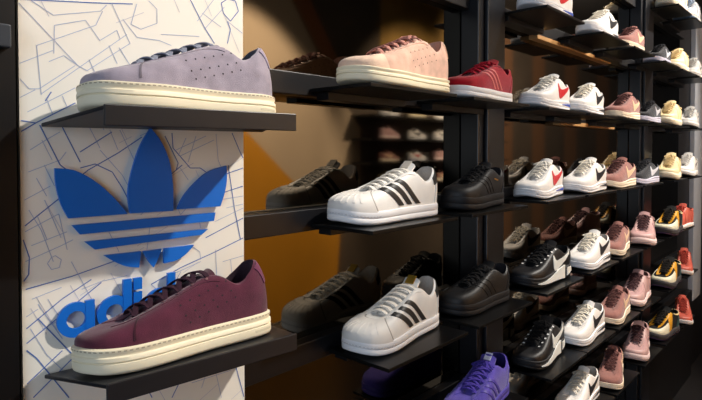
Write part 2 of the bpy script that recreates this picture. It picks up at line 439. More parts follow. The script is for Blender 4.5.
# ---- suede / leather three-stripe trainer (red, black, purple)
def stripe_trainer(col, stripe, sole, lace, nm, ts=(.022, .026), lining=(40, 38, 42), text=None, label=None, lea=False, Lh=.0):
    root = empty('striped_trainer'); L = .282; d = ts[0]-.022
    s = Shoe(L, .049, ts, topkeys(L, .27, .053+d, .66, .090+d, .82, .070+d, .092+d, wc=.031), vtoe=.64)
    s.fix_sign()
    up = leather(nm+'_leather', col, .5) if lea else suede(nm+'_suede', col, .12)
    ov = leather(nm+'_overlay', tuple(int(c*.92) for c in col), .55) if lea else suede(nm+'_overlay', col, .2)
    s.sole(root, sole, RUB); s.upper(root, up); s.lining(root, cloth(nm+'_lining', lining)); s.tongue(root, up, .06, .016)
    s.patch(root, ov, 'toe_guard', lambda v: (-.15+.06*v, .15-.06*v), .0, .46+.0, n=30, mm=10, off=.0014)
    st = leather(nm+'_stripe', stripe, .5)
    for sd in (0, 1):
        g = (lambda p: p) if sd == 0 else (lambda p: 1-p)
        for k in range(3):
            c0, c1 = .105+.036*k, .268+.036*k
            def pf(v, c0=c0, c1=c1):
                c = c1+(c0-c1)*v; a, b = g(c-.0075), g(c+.0075)
                return (min(a, b), max(a, b))
            s.patch(root, st, 'side_stripe', pf, .06, .78, n=6, mm=25, off=.0013, zig=.0006)
        s.patch(root, ov, 'eyestay', (lambda v: (.065, .32)) if sd == 0 else (lambda v: (.68, .935)), .78, 1.0, n=24, mm=7, off=.0014)
        s.patch(root, ov, 'heel_counter', (lambda v: (.40+.05*v, .5)) if sd == 0 else (lambda v: (.5, .60-.05*v)), .0, .62, n=10, mm=8, off=.0013)
    s.patch(root, st, 'heel_tab', lambda v: (.462, .538), .58, 1.0, n=10, mm=7, off=.0018)
    s.laces(root, cloth(nm+'_lace', lace), 6, .007, .0024, True, True, lift=.007)
    if text:
        for k in range(5):
            x = .66+.017*k
            s.decal(root, mat('gold_print', text, .4, .5), 'gold_lettering', [(x, .062+d-.001*k), (x, .066+d-.001*k)], [(x+.010, .062+d-.001*k), (x+.010, .066+d-.001*k)], -1, .0008, 3)
    if label:
        mb = MB(); xt = .69*L; z = .1065+d; w = .009
        P = [(xt-.006, -w, z-.006), (xt+.012, -w, z+.006), (xt+.012, w, z+.006), (xt-.006, w, z-.006)]
        mb.hexa(list(s.loc([(a, b, c-.002) for a, b, c in P]+P)))
        mb.build('tongue_label', cloth(nm+'_label', label), root, bevel=.0006)
    return root

# ---- runner with a curved check mark on the side
CHK_O = [(.07, .46), (.02, .36), (0, .22), (.02, .09), (.08, .015), (.17, 0), (.30, .035), (.46, .12), (.64, .235), (.82, .365), (1.0, .50)]
CHK_I = [(.09, .46), (.10, .42), (.115, .375), (.14, .335), (.18, .305), (.24, .29), (.34, .295), (.48, .325), (.65, .38), (.82, .44), (1.0, .505)]
def check(s, root, m, x0, z0, w, h, nm='check_mark'):
    for sd in (-1, 1):
        A = [(x0+w*a, z0+h*b*2) for a, b in CHK_O]; B = [(x0+w*a, z0+h*b*2) for a, b in CHK_I]
        s.decal(root, m, nm, A, B, sd, .0014, 5)
def check_runner(col, mark, lace, nm, wedge=None, sole=WHITE_R, ts=(.022, .026, .032, .034), tongue=None, lining=(190, 184, 178), suedey=False, whitewedge=False, tab=None, foam=None, eye=None):
    root = empty('low_runner'); L = .285
    s = Shoe(L, .0485, ts, topkeys(L, .25, .053, .62, .098, .80, .075, .092, wc=.031, xh=.972), spring=.012, vtoe=.66)
    s.fix_sign()
    up = suede(nm+'_suede', col, .1) if suedey else leather(nm+'_leather', col)
    s.sole(root, [sole, BLACK_R if nm == 'black_runner' else sole], [(-.006, 0, 1), (-.001, .10, 1), (0, .2, 1), (0, .30, 1), (-.0008, .33, 0), (0, .36, 0), (0, .66, 0), (-.001, .69, 0), (0, .72, 0), (0, .92, 0), (-.004, 1.0, 0)])
    s.upper(root, up); s.lining(root, cloth(nm+'_lining', lining)); s.tongue(root, cloth(nm+'_tongue', tongue or col), .07, .016)
    s.patch(root, up, 'toe_guard', lambda v: (-.16+.10*v, .16-.10*v), .0, .5, n=30, mm=10, off=.0012)
    for sd in (0, 1):
        s.patch(root, up, 'eyestay', (lambda v: (.06, .315)) if sd == 0 else (lambda v: (.685, .94)), .74, 1.0, n=24, mm=7, off=.0014)
        s.patch(root, up, 'heel_counter', (lambda v: (.415+.045*v, .5)) if sd == 0 else (lambda v: (.5, .585-.045*v)), .0, .66, n=10, mm=8, off=.0010)
    check(s, root, leather(nm+'_mark', mark), .470, .036, .46, .049)
    s.patch(root, leather(nm+'_tab', tab or mark), 'heel_tab', lambda v: (.468, .532), .62, 1.0, n=10, mm=7, off=.0018)
    if eye: s.eyelets(root, cloth(nm+'_eyelet', eye), 6, .10, .285, .0034)
    if wedge:
        for a, b in ((.30, .47), (.70, .53)):
            s.sole_band(root, rubber(nm+'_wedge', wedge), 'sole_wedge', a, b, (.58, .40), (.62, .74), .0012)
    if foam:
        for a, b in ((.10, .36), (.90, .64)):
            s.sole_band(root, rubber('white_foam', (228, 230, 226)), 'foam_wedge', a, b, (.42, .14), (.50, 1.12), .0024)
        for a, b in ((.385, .44), (.615, .56)):
            s.sole_band(root, rubber('white_foam', (228, 230, 226)), 'heel_foam', a, b, (.25, .5), (.86, .82), .0016)
    s.laces(root, cloth(nm+'_lace', lace), 6, .006, .0022, True, True, lift=.007)
    return root

# ---- chunky runner with padded collar and overlays
def chunky_runner(col, over, sole, accent, nm, heel=.105, mark=None, lace=None, ts=(.03, .036), toe_over=None, heel_over=None, collar=None, zt=.115, knit=False, tg=.17, tv=.42, eyes=None, lining=(60, 52, 50)):
    root = empty('chunky_runner'); L = .29
    s = Shoe(L, .053, ts, topkeys(L, .24, .060, .60, zt, .78, zt*.5+heel*.38, heel, wc=.034, xh=.985, wt=.025), spring=.014, vtoe=.60)
    s.fix_sign()
    up = cloth(nm+'_fabric', col); ov = leather(nm+'_overlay', over)
    s.sole(root, [sole, rubber(nm+'_tread', accent)], [(-.006, 0, 1), (-.001, .08, 1), (.001, .18, 1), (.001, .24, 1), (.002, .3, 0), (.003, .5, 0), (.0005, .56, 0), (.003, .62, 0), (.002, .9, 0), (-.003, 1.02, 0)])
    s.upper(root, up); s.lining(root, cloth(nm+'_lining', lining)); s.tongue(root, up, .08, .02, .026)
    s.patch(root, leather(nm+'_toe', toe_over or over), 'toe_guard', lambda v: (-tg+.05*v, tg-.05*v), .0, tv, n=30, mm=9, off=.002)
    for sd in (0, 1):
        g = (lambda p: p) if sd == 0 else (lambda p: 1-p)
        def rg(a, b): 
            return (min(g(a), g(b)), max(g(a), g(b)))
        s.patch(root, leather(nm+'_eyestay', eyes) if eyes else ov, 'eyestay', lambda v: rg(.06, .32), .74, 1.0, n=24, mm=7, off=.002)
        s.patch(root, ov, 'side_overlay', lambda v: rg(.20+.03*v, .27+.05*v), .05, .76, n=10, mm=10, off=.0022)
        s.patch(root, leather(nm+'_heel', heel_over or over), 'heel_counter', lambda v: rg(.37+.06*v, .5), .0, .6, n=12, mm=9, off=.0022)
        s.patch(root, leather(nm+'_collar', collar or over), 'collar_padding', lambda v: rg(.345, .5), .78, 1.0, n=16, mm=6, off=.0035)
    if mark: check(s, root, leather(nm+'_mark', mark), .50, .050, .34, .034)
    s.laces(root, cloth(nm+'_lace', lace or over), 6, .0075, .003, True, True, lift=.008)
    return root

KIND = {
 'lavender': lambda: court_sneaker((156, 147, 160), (52, 58, 74), (134, 138, 154), (156, 146, 164), rubber('welt_thread_grey', (176, 164, 140)), nm='lavender'),
 'burgundy': lambda: court_sneaker((84, 36, 54), (44, 30, 40), (52, 30, 42), (104, 50, 78), rubber('welt_thread_grey', (176, 164, 140)), nm='burgundy', eye=mat('metal_eyelet', (150, 108, 110), .4, .6)),
 'blush': lambda: court_sneaker((212, 172, 152), (196, 150, 132), (176, 124, 112), (226, 196, 170), CREAM, welt=False, nm='blush', bow=True, low=.007, cap=(228, 196, 172), eye=mat('bronze_eyelet', (112, 84, 66), .5, .4)),
 'shell': lambda: shell_sneaker(False), 'shell_gold': lambda: shell_sneaker(True),
 'red': lambda: stripe_trainer((160, 10, 30), (214, 116, 112), WHITE_R, (150, 14, 36), 'red', (.024, .028), lining=(120, 16, 34)),
 'black': lambda: stripe_trainer((25, 25, 28), (14, 14, 16), rubber('black_sole', (25, 25, 28)), (22, 22, 24), 'black', (.034, .036), text=(206, 150, 70), lea=True),
 'black_plain': lambda: stripe_trainer((22, 22, 24), (13, 13, 15), rubber('black_sole', (22, 22, 24)), (20, 20, 22), 'jet', (.032, .034), lea=True),
 'purple': lambda: stripe_trainer((92, 78, 178), (80, 66, 166), rubber('purple_sole', (84, 74, 168)), (74, 60, 158), 'purple', (.024, .028), lining=(38, 30, 96), label=(206, 206, 230)),
 'white_red': lambda: check_runner((234, 230, 226), (204, 36, 44), (228, 222, 210), 'white_red', wedge=(58, 86, 178), tab=(226, 220, 214)),
 'white_black': lambda: check_runner((236, 232, 228), (36, 36, 40), (230, 222, 206), 'white_black', wedge=(60, 60, 64), tab=(210, 200, 190)),
 'mauve': lambda: check_runner((148, 102, 94), (226, 192, 158), (84, 52, 50), 'mauve', sole=rubber('cream_foam', (232, 216, 192)), lining=(120, 84, 78), suedey=True, tab=(150, 100, 94)),
 'black_runner': lambda: check_runner((26, 26, 29), (226, 228, 224), (20, 20, 22), 'black_runner', sole=rubber('black_foam', (32, 32, 35)), lining=(26, 26, 28), foam=True, tab=(40, 40, 44), ts=(.026, .034, .040, .042), eye=(226, 226, 224)),
 'dark': lambda: check_runner((34, 35, 40), (214, 214, 222), (36, 36, 40), 'dark', sole=rubber('lilac_foam', (206, 204, 222)), lining=(40, 40, 44), suedey=True, tab=(52, 54, 60)),
 'pink': lambda: chunky_runner((186, 148, 146), (194, 158, 154), rubber('pale_pink_foam', (222, 198, 194)), (206, 180, 176), 'dusty', heel=.110, lace=(70, 44, 46), ts=(.028, .034), zt=.112, lining=(98, 66, 66)),
 'cream': lambda: chunky_runner((236, 214, 164), (240, 220, 176), rubber('ivory_foam', (242, 232, 206)), (216, 206, 186), 'cream', heel=.108, lace=(226, 200, 150), lining=(190, 160, 112)),
 'white_chunk': lambda: chunky_runner((230, 226, 220), (238, 236, 232), rubber('white_foam_sole', (240, 238, 234)), (60, 60, 62), 'chalk', heel=.106, mark=(50, 50, 54), lace=(220, 216, 210), lining=(150, 146, 142)),
 'blue_white': lambda: chunky_runner((206, 212, 222), (226, 226, 228), rubber('white_foam_sole', (240, 238, 234)), (120, 150, 190), 'icy', heel=.106, lace=(190, 204, 222), lining=(110, 130, 160)),
 'yellow': lambda: chunky_runner((34, 34, 34), (222, 158, 40), rubber('charcoal_foam', (62, 58, 60)), (84, 62, 92), 'amber', heel=.108, lace=(38, 34, 30), ts=(.032, .036), tg=.23, tv=.56, eyes=(222, 158, 40), toe_over=(232, 226, 198), heel_over=(66, 92, 88), collar=(226, 204, 150), lining=(24, 24, 24)),
 'coral': lambda: chunky_runner((198, 94, 78), (206, 102, 84), rubber('white_sole_foam', (234, 226, 220)), (230, 222, 216), 'coral', heel=.118, lace=(166, 62, 50), ts=(.026, .03), zt=.128, lining=(120, 44, 36)),
}
DESC = {'white_red': ('white runner with red side mark and blue sole wedge', 'runner'), 'white_black': ('white runner with black side mark', 'runner'), 'mauve': ('mauve suede runner with cream side mark', 'runner'),
 'black_runner': ('black runner with white side mark and white foam wedge', 'runner'), 'dark': ('dark grey runner on pale lilac sole', 'runner'), 'pink': ('dusty pink sneaker with dark laces', 'sneaker'),
 'cream': ('cream yellow chunky sneaker', 'sneaker'), 'white_chunk': ('white chunky sneaker with small dark mark', 'sneaker'), 'blue_white': ('pale icy white chunky sneaker', 'sneaker'),
 'yellow': ('black and amber runner with cream toe guard', 'runner'), 'coral': ('coral red sneaker on white sole', 'sneaker')}
SINGLE = {'lavender': 'lavender suede sneaker on thick cream sole, on the upper panel shelf above the blue emblem', 'burgundy': 'burgundy suede sneaker on thick cream sole, on the lower panel shelf over the lettering',
 'blush': 'pale blush pink sneaker on cream sole, beside the red suede trainer', 'shell': 'white shell-toe sneaker with three black stripes, directly below the blush pink sneaker',
 'shell_gold': 'white shell-toe sneaker with gold tongue label, on the lower shelf', 'red': 'red suede trainer with pale stripes and white sole', 'black': 'black trainer with small gold lettering, below the red trainer',
 'black_plain': 'all-black trainer without gold lettering, above the purple trainer', 'purple': 'purple trainer with white tongue label at the bottom of the photo'}
NEST = {'welt_stitching': 'sole', 'sole_stitching': 'sole', 'side_lettering': 'sole', 'sole_wedge': 'sole', 'foam_wedge': 'sole', 'heel_foam': 'sole', 'shell_rib': 'shell_toe_cap', 'cap_seam': 'upper', 'tongue_label': 'tongue', 'perforation_dots': 'upper', 'vamp_seam': 'upper', 'gold_lettering': 'upper'}
def nest(root):
    kids = list(root.children); by = {}
    for k in kids: by.setdefault(k.name.split('.')[0], k)
    for k in kids:
        p = NEST.get(k.name.split('.')[0])
        if p and p in by: k.parent = by[p]
PROTO = {}
def copy_tree(o, parent=None):
    c = o.copy(); C.objects.link(c); c.parent = parent
    for ch in list(o.children): copy_tree(ch, c)
    return c
def place(kind, loc, rz, rx, label, cat, group=None):
    if kind not in PROTO: PROTO[kind] = KIND[kind](); nest(PROTO[kind]); o = PROTO[kind]
    else: o = copy_tree(PROTO[kind])
    o.location = loc; o.rotation_euler = (rx, 0, rz)
    tag(o, label, 'shoe', group)
    return o

# ------------------------------------------------------------------ the setting
floor_m = mat('dark_floor', (44, 42, 42), .35, noise=.2, nscale=3)
black_paint = mat('black_metal', (13, 13, 15), .38, noise=.1, nscale=20, spec=.4)
rail_m = mat('rail_metal', (15, 15, 19), .4, noise=.1, nscale=30, spec=.4)
pole_m = mat('post_metal', (13, 14, 20), .35, noise=.1, nscale=30, spec=.5)
shelf_m = mat('shelf_black', (27, 27, 31), .42, noise=.08, nscale=50, spec=.5)
plate_m = mat('plate_black', (13, 13, 14), .3, noise=.1, nscale=30, spec=.22)
glass_m = mat('bronze_mirror', (112, 103, 90), .045, 1.0, noise=.04, nscale=2)
grey_post = mat('pale_grey_paint', (176, 180, 188), .5, noise=.04, nscale=10)
def boxo(name, x0, x1, y0, y1, z0, z1, m, bevel=0, parent=None):
    b = MB(); b.box(x0, x1, y0, y1, z0, z1); return b.build(name, m, parent, bevel=bevel)
struct(boxo('floor', -3, 18, -2.7, .2, -.1, 0, floor_m))
WALL_END = 3.80
struct(boxo('wall_back', -.6, WALL_END, 0, .03, .0, 3.3, glass_m))
struct(boxo('wall_left', -.6, .2215, -.028, 0, 0, 3.3, black_paint))
struct(boxo('ceiling', -3, 18, -2.7, .2, 3.3, 3.4, mat('ceiling_dark_paint', (58, 56, 56), .8)))
# uprights between the mirror bays
POSTS = [(1.30, 1.44, .055), (2.80, 2.98, .05)]
n = 1
for a, b, dpt in POSTS:
    m = MB(); m.box(a, b, -dpt, 0, 0, 3.3); m.box(a+.03, b-.015, -dpt-.012, -dpt, 0, 3.3)
    struct(m.build('trim_%d' % n, pole_m, bevel=.003)); n += 1
struct(boxo('wall_right', WALL_END, 9, 0, .12, 0, 3.3, black_paint))
struct(boxo('baseboard_back', 2.98, 4.08, -.03, 0, 0, .55, black_paint))
struct(boxo('trim_%d' % n, 4.10, 4.34, -.03, 0, .47, 2.35, grey_post, .004)); n += 1
# rails that carry the shelves, one per row and bay
ROWS = {'A2': 2.127, 'A': 1.838, 'B': 1.566, 'C': 1.31, 'D': 1.057, 'E': 0.813, 'F': 0.578}
for r, z in ROWS.items():
    m = MB()
    for a, b in ((.52, 1.30), (1.44, 2.80), (2.98, WALL_END)): m.box(a, b, -.028, 0, z-.014, z+.028)
    struct(m.build('trim_%d' % n, rail_m, bevel=.002)); n += 1

reflection_strip_m = mat('tan_reflection_strip', (176, 134, 84), .5, noise=.15, nscale=25)  # tan strips under two rails, coloured in place of a reflection
for za, xa_, xb_ in ((ROWS['A'], 1.72, 2.44), (ROWS['B'], 1.92, 2.50)):
    struct(boxo('trim_%d' % n, xa_, xb_, -.030, 0, za-.028, za-.0145, reflection_strip_m, .001)); n += 1

struct(boxo('trim_%d' % n, -.6, .213, -.045, -.028, 1.572, 1.600, mat('blue_grey_rail', (44, 50, 58), .4), .002)); n += 1

# ------------------------------------------------------------------ map panel (drawn streets)
panel_m = mat('map_panel_white', (240, 234, 222), .55, noise=.02, nscale=6)
ink_m = mat('map_ink_blue', (84, 116, 182), .6); ink2 = mat('map_ink_pale', (170, 180, 208), .6); ink3 = mat('map_ink_grey', (196, 194, 208), .6)
PT0, PT1 = pan(20, 200)[0], pan(243.5, 200)[0]; ZB, ZT = .55, 2.05
pb = MB()
c8 = [PW(PT0, ZB, .79), PW(PT1, ZB, .79), PW(PT1, ZB, .804), PW(PT0, ZB, .804)]
pb.hexa([tuple(v) for v in c8]+[(v.x, v.y, ZT) for v in c8])
def street(pts, w, mi, q=.7896, px=True):
    P = [pan(*p) if px else p for p in pts]
    for (a, b), (c, d) in zip(P, P[1:]):
        # clip to the panel along t
        if max(a, c) <= PT0 or min(a, c) >= PT1: continue
        def clip(t, z, t2, z2):
            if t < PT0+w: u = (PT0+w-t)/(t2-t); return PT0+w, z+(z2-z)*u
            if t > PT1-w: u = (PT1-w-t)/(t2-t); return PT1-w, z+(z2-z)*u
            return t, z
        a, b, c, d = *clip(a, b, c, d), *clip(c, d, a, b)
        l = math.hypot(c-a, d-b)
        if l < 1e-5: continue
        nx, nz = -(d-b)/l*w/2, (c-a)/l*w/2
        pb.add([PW(a+nx, b+nz, q), PW(a-nx, b-nz, q), PW(c-nx, d-nz, q), PW(c+nx, d+nz, q)], [(0, 1, 2, 3)], mi)
B1 = [  # main roads, blue
 [(18, 120), (36, 123), (58, 112), (76, 103)], [(12, 137), (36, 123)], [(46, 101), (52, 92)], [(40, 125), (60, 165), (78, 178), (88, 170), (118, 153), (142, 137)],
 [(60, 122), (80, 162)], [(80, 152), (112, 132)], [(80, 168), (95, 164), (112, 172), (122, 188), (128, 200)], [(24, 226), (58, 199)], [(24, 290), (70, 277), (112, 262), (140, 255)],
 [(24, 345), (100, 283)], [(24, 352), (34, 360), (58, 390), (66, 400)], [(22, 240), (28, 258), (27, 275), (22, 282)], [(60, 270), (64, 400)][:0],
 [(172, 133), (173, 148), (190, 168), (200, 168), (214, 178), (243, 168)], [(170, 175), (182, 165)], [(165, 136), (178, 163), (176, 170)], [(243, 238), (215, 252), (180, 268), (150, 285)],
 [(205, 238), (243, 218)], [(222, 193), (243, 186)], [(232, 133), (240, 152), (243, 158)], [(228, 165), (234, 208), (240, 240)], [(191, 0), (205, 28), (215, 44)], [(228, 22), (231, 30), (228, 44)],
 [(222, 4), (224, 14), (231, 22), (239, 12), (236, 2), (228, 0), (222, 4)], [(17, 0), (100, 4), (134, 5)], [(24, 330), (60, 300), (90, 280)], [(30, 400), (80, 350)], [(120, 400), (243, 352)], [(170, 400), (190, 360)], [(230, 350), (243, 400)],
 [(24, 386), (60, 352)], [(150, 400), (140, 380)], [(36, 320), (70, 356), (90, 352)]]
B2 = [  # thin streets
 [(20, 3), (79, 66), (88, 71), (131, 44)], [(31, 0), (55, 16), (102, 12), (108, 6)], [(38, 46), (97, 26), (104, 12)], [(55, 54), (56, 26), (87, 21), (101, 41), (118, 31), (121, 39)], [(38, 46), (42, 95)], [(20, 64), (54, 51)],
 [(50, 62), (65, 56), (79, 66)], [(42, 94), (128, 35)], [(20, 78), (30, 89), (40, 89), (76, 66)], [(20, 98), (36, 90)], [(113, 4), (131, 44)], [(110, 46), (118, 64)], [(120, 48), (131, 66)], [(90, 60), (97, 76)], [(124, 20), (138, 38), (160, 41), (172, 46)],
 [(138, 5), (132, 25), (142, 30), (158, 24), (158, 10), (150, 2)], [(162, 35), (200, 37)], [(198, 22), (215, 0)], [(205, 30), (225, 8)], [(203, 14), (222, 28)], [(243, 34), (228, 22)], [(47, 98), (53, 114)], [(63, 96), (68, 108)], [(28, 112), (76, 88)],
 [(42, 140), (52, 160)], [(30, 150), (46, 140), (60, 132)], [(28, 172), (60, 160), (66, 152)], [(36, 178), (46, 196)], [(44, 165), (54, 186)], [(24, 200), (50, 186)], [(28, 210), (40, 230), (52, 262)], [(44, 200), (60, 238)], [(24, 232), (58, 214)], [(30, 246), (66, 232)], [(24, 262), (60, 246), (72, 240)],
 [(50, 258), (46, 264), (50, 270), (58, 268), (60, 260), (54, 256), (50, 258)], [(58, 214), (66, 250)], [(36, 215), (46, 240)], [(70, 262), (90, 300), (110, 340)], [(80, 290), (100, 282), (126, 276)], [(30, 300), (60, 288)], [(36, 305), (60, 340)], [(46, 300), (56, 316)], [(24, 318), (36, 310)], [(28, 330), (44, 356), (60, 372)], [(40, 330), (56, 322)],
 [(180, 168), (188, 180)], [(176, 150), (206, 136)], [(180, 156), (214, 140)], [(186, 138), (178, 156)], [(196, 136), (188, 162)], [(216, 134), (218, 160), (222, 170)], [(206, 180), (214, 176)], [(130, 190), (122, 175), (100, 150)], [(140, 136), (146, 133)],
 [(176, 205), (180, 215), (186, 208)], [(140, 215), (150, 206)], [(192, 247), (199, 252), (200, 260)], [(215, 250), (216, 282)], [(198, 216), (200, 228)], [(218, 200), (243, 196)], [(226, 208), (243, 204)], [(214, 222), (243, 208)], [(222, 262), (243, 256)], [(230, 260), (232, 285)],
 [(150, 285), (166, 300)], [(160, 280), (200, 262)], [(170, 290), (180, 272)], [(190, 385), (230, 372)], [(200, 390), (206, 372)], [(220, 400), (214, 372)], [(100, 110), (104, 130)], [(90, 128), (100, 148)], [(110, 130), (118, 150)], [(120, 130), (134, 160)], [(150, 222), (146, 250)], [(108, 232), (118, 252)]]
for p in B1: street(p, .0014, 1)
for p in B2: street(p, .0009, 2)
random.seed(9)
for k in range(80):       # faint side streets along the two directions of the grid
    t = random.uniform(PT0, PT1); z = random.uniform(.7, 1.95); l = random.uniform(.02, .07); a = random.choice((math.radians(28), math.radians(-64)))
    street([(t, z), (t+l*math.cos(a), z+l*math.sin(a))], .0007, 3, .7897, False)
struct(pb.build('wall_sign_panel', [panel_m, ink_m, ink2, ink3]))

# ------------------------------------------------------------------ emblem and lettering on the panel
blue_m = mat('sign_blue_acrylic', (18, 106, 204), .4, noise=.02, nscale=5, spec=.4)
def extrude(name, outlines, m, parent=None, depth=.005, gap=.004):
    """flat shape(s) of (t, z) points standing gap..gap+depth off the panel; a ring is a pair (outer, inner)"""
    V = []; Fc = []
    d0 = depth
    for k_, o in enumerate(outlines):
        depth = d0+.0005*k_          # the stem stands a hair proud of the bowl it joins
        if isinstance(o, tuple):
            A, B = o; n = len(A); b = len(V)
            for L_ in (A, B):
                for q in (.79-gap-depth, .79-gap): V += [tuple(PW(t, z, q)) for t, z in L_]
            for i in range(n):
                j = (i+1) % n
                Fc += [(b+i, b+j, b+2*n+j, b+2*n+i), (b+n+i, b+3*n+i, b+3*n+j, b+n+j), (b+i, b+n+i, b+n+j, b+j), (b+2*n+i, b+2*n+j, b+3*n+j, b+3*n+i)]
        else:
            n = len(o); b = len(V)
            for q in (.79-gap-depth, .79-gap): V += [tuple(PW(t, z, q)) for t, z in o]
            Fc += [tuple(b+i for i in range(n)), tuple(b+2*n-1-i for i in range(n))]+[(b+i, b+n+i, b+n+(i+1) % n, b+(i+1) % n) for i in range(n)]
    o = mk(name, V, Fc, m, parent, smooth=False)
    return o
def smooth_path(segs, per=6):
    """list of curved runs; corners only between runs"""
    out = []
    for run in segs:
        P = np.array([pan(*p) for p in run], float)
        if len(P) > 2:
            d = np.concatenate([[0], np.cumsum(np.linalg.norm(np.diff(P, axis=0), axis=1))])
            u = np.linspace(0, d[-1], per*(len(P)-1)+1)
            Q = np.stack([interp(u, d, P[:, 0]), interp(u, d, P[:, 1])], -1)
        else: Q = P
        out += [tuple(q) for q in Q[:-1]]
    return out
emb = empty('emblem_sign', PW(*pan(140, 212), q=.785))
LOFF = emb.location.copy()
def shift(o, root):
    o.parent = root
    o.matrix_parent_inverse.identity()
    o.data.transform(__import__('mathutils').Matrix.Translation(-root.location))
    return o
shift(extrude('leaf', [smooth_path([[(53, 168), (70, 169.5), (86, 176.5), (100, 186.5), (113, 199), (125, 213.5)], [(125, 213.5), (66, 218)], [(66, 218), (60, 207), (56, 195), (53.5, 181), (53, 168)]])], blue_m), emb)
shift(extrude('leaf', [smooth_path([[(148.5, 128), (157, 138.5), (165.5, 156), (170, 180), (170.5, 210.5)], [(170.5, 210.5), (127.5, 213)], [(127.5, 213), (125.5, 195), (131, 166), (138.5, 145), (148.5, 128)]])], blue_m), emb)
shift(extrude('leaf', [smooth_path([[(223.8, 165.5), (206, 171.5), (191, 184), (180, 197.5), (174.5, 209)], [(174.5, 209), (217.5, 206)], [(217.5, 206), (222, 192), (224, 180), (223.8, 165.5)]])], blue_m), emb)
shift(extrude('bar', [smooth_path([[(69.5, 225), (212.5, 212.3)], [(212.5, 212.3), (211, 220.5)], [(211, 220.5), (77.5, 234)], [(77.5, 234), (69.5, 225)]])], blue_m), emb)
shift(extrude('bar', [smooth_path([[(82, 241.3), (205, 228.7)], [(205, 228.7), (198.5, 234.3)], [(198.5, 234.3), (92, 249)], [(92, 249), (82, 241.3)]])], blue_m), emb)
shift(extrude('lobe', [smooth_path([[(101, 255), (138, 251)], [(138, 251), (136, 267)], [(136, 267), (124, 266), (111, 261), (101, 255)]])], blue_m), emb)
shift(extrude('lobe', [smooth_path([[(140, 251), (159, 248.5)], [(159, 248.5), (155, 258), (150.5, 267)], [(150.5, 267), (145, 260), (140, 251)]])], blue_m), emb)
shift(extrude('lobe', [smooth_path([[(160.5, 248.2), (191, 244.5)], [(191, 244.5), (184.5, 252), (174, 259.5), (161, 263)], [(161, 263), (160.5, 248.2)]])], blue_m), emb)
tag(emb, 'large blue three-leaf emblem cut by horizontal bars, mounted on the white map panel', 'sign')
# lettering: bowls and stems in metres on the panel
def ring(c, r, w, n=40):
    a = [2*PI*i/n for i in range(n)]
    return ([(c[0]+r*math.cos(x), c[1]+r*math.sin(x)) for x in a], [(c[0]+(r-w)*math.cos(x), c[1]+(r-w)*math.sin(x)) for x in a])
def rect(x0, x1, z0, z1): return [(x0, z0), (x1, z0), (x1, z1), (x0, z1)]
ca = pan(72.5, 319.5); r0 = pan(72.5, 302)[1]-ca[1]; wst = r0*.50; zb = ca[1]-r0; xh = 2*r0; asc = pan(124, 279)[1]-zb
xa = ca[0]; gap = r0*.13
xa1 = xa+r0; xd = xa1+gap+r0; xd1 = xd+r0; xi = xd1+gap; xi1 = xi+wst; xd2 = xi1+gap+r0; xe = xd2+r0; xA = xe+gap+r0; xA1 = xA+r0; xs = xA1+gap
let = [('letter', [ring((xa, ca[1]), r0, wst), rect(xa1-wst, xa1, zb, zb+xh)]),
       ('letter', [ring((xd, ca[1]), r0, wst), rect(xd1-wst, xd1, zb, zb+asc)]),
       ('letter', [rect(xi, xi1, zb, zb+xh), rect(xi, xi1, zb+xh+r0*.16, zb+asc)]),
       ('letter', [ring((xd2, ca[1]), r0, wst), rect(xe-wst, xe, zb, zb+asc)]),
       ('letter', [ring((xA, ca[1]), r0, wst), rect(xA1-wst, xA1, zb, zb+xh)])]
def s_letter(x0):
    rr = r0*.5; w = wst*.86; cx = x0+rr*1.1; pts = []
    cl = [(cx+rr*.95*math.cos(a), zb+xh-rr-.0+ (rr-w*.5)*math.sin(a)) for a in np.linspace(math.radians(20), math.radians(270), 16)]
    cl += [(cx+rr*.95*math.cos(a), zb+rr-(-(rr-w*.5))*math.sin(a)) for a in np.linspace(math.radians(90), math.radians(-160), 16)][1:]
    n = len(cl); A, B = [], []
    for i in range(n):
        a = cl[max(i-1, 0)]; b = cl[min(i+1, n-1)]; dx, dz = b[0]-a[0], b[1]-a[1]; l = math.hypot(dx, dz) or 1
        A.append((cl[i][0]-dz/l*w/2, cl[i][1]+dx/l*w/2)); B.append((cl[i][0]+dz/l*w/2, cl[i][1]-dx/l*w/2))
    return A+B[::-1]
let.append(('letter', [s_letter(xs)]))
wm = empty('lettering_sign', PW(xd1, zb, .785))
for nm, sh in let: shift(extrude(nm, sh, blue_m, depth=.005), wm)
tag(wm, 'blue raised lowercase lettering below the three-leaf emblem, partly hidden by the burgundy sneaker', 'sign')

# ------------------------------------------------------------------ panel shelves with tilted tops and a front lip
def panel_shelf(zb_, zf, label, lip=.024):
    root = empty('display_shelf', PW(.333, zb_, .79))
    o = root.location; m = MB()
    bl, br, fl, fr = (.168, .789), (.4975, .7885), (.2056, .66), (.474, .66)
    top = [PW(fl[0], zf, fl[1]), PW(fr[0], zf, fr[1]), PW(br[0], zb_, br[1]), PW(bl[0], zb_, bl[1])]
    th = .005
    m.hexa([tuple(v-o-Vector((0, 0, th))) for v in top]+[tuple(v-o) for v in top])
    m.build('shelf_top', shelf_m, root, bevel=.0012)
    m = MB(); a = [PW(fl[0]-.0005, zf, .659), PW(fr[0]+.0005, zf, .659), PW(fr[0]+.0005, zf, .664), PW(fl[0]-.0005, zf, .664)]
    m.hexa([tuple(v-o-Vector((0, 0, lip))) for v in a]+[tuple(v-o+Vector((0, 0, .001))) for v in a])
    m.build('front_lip', shelf_m, root, bevel=.0012)
    tag(root, label, 'shelf', 'shelves on the map panel')
    return root
zU, zL = 1.45+.0345, 1.45-.290; rise = .0175
panel_shelf(zU, zU+rise, 'dark metal shelf on the map panel carrying the lavender sneaker')
panel_shelf(zL, zL+rise, 'dark metal shelf on the map panel carrying the burgundy sneaker')
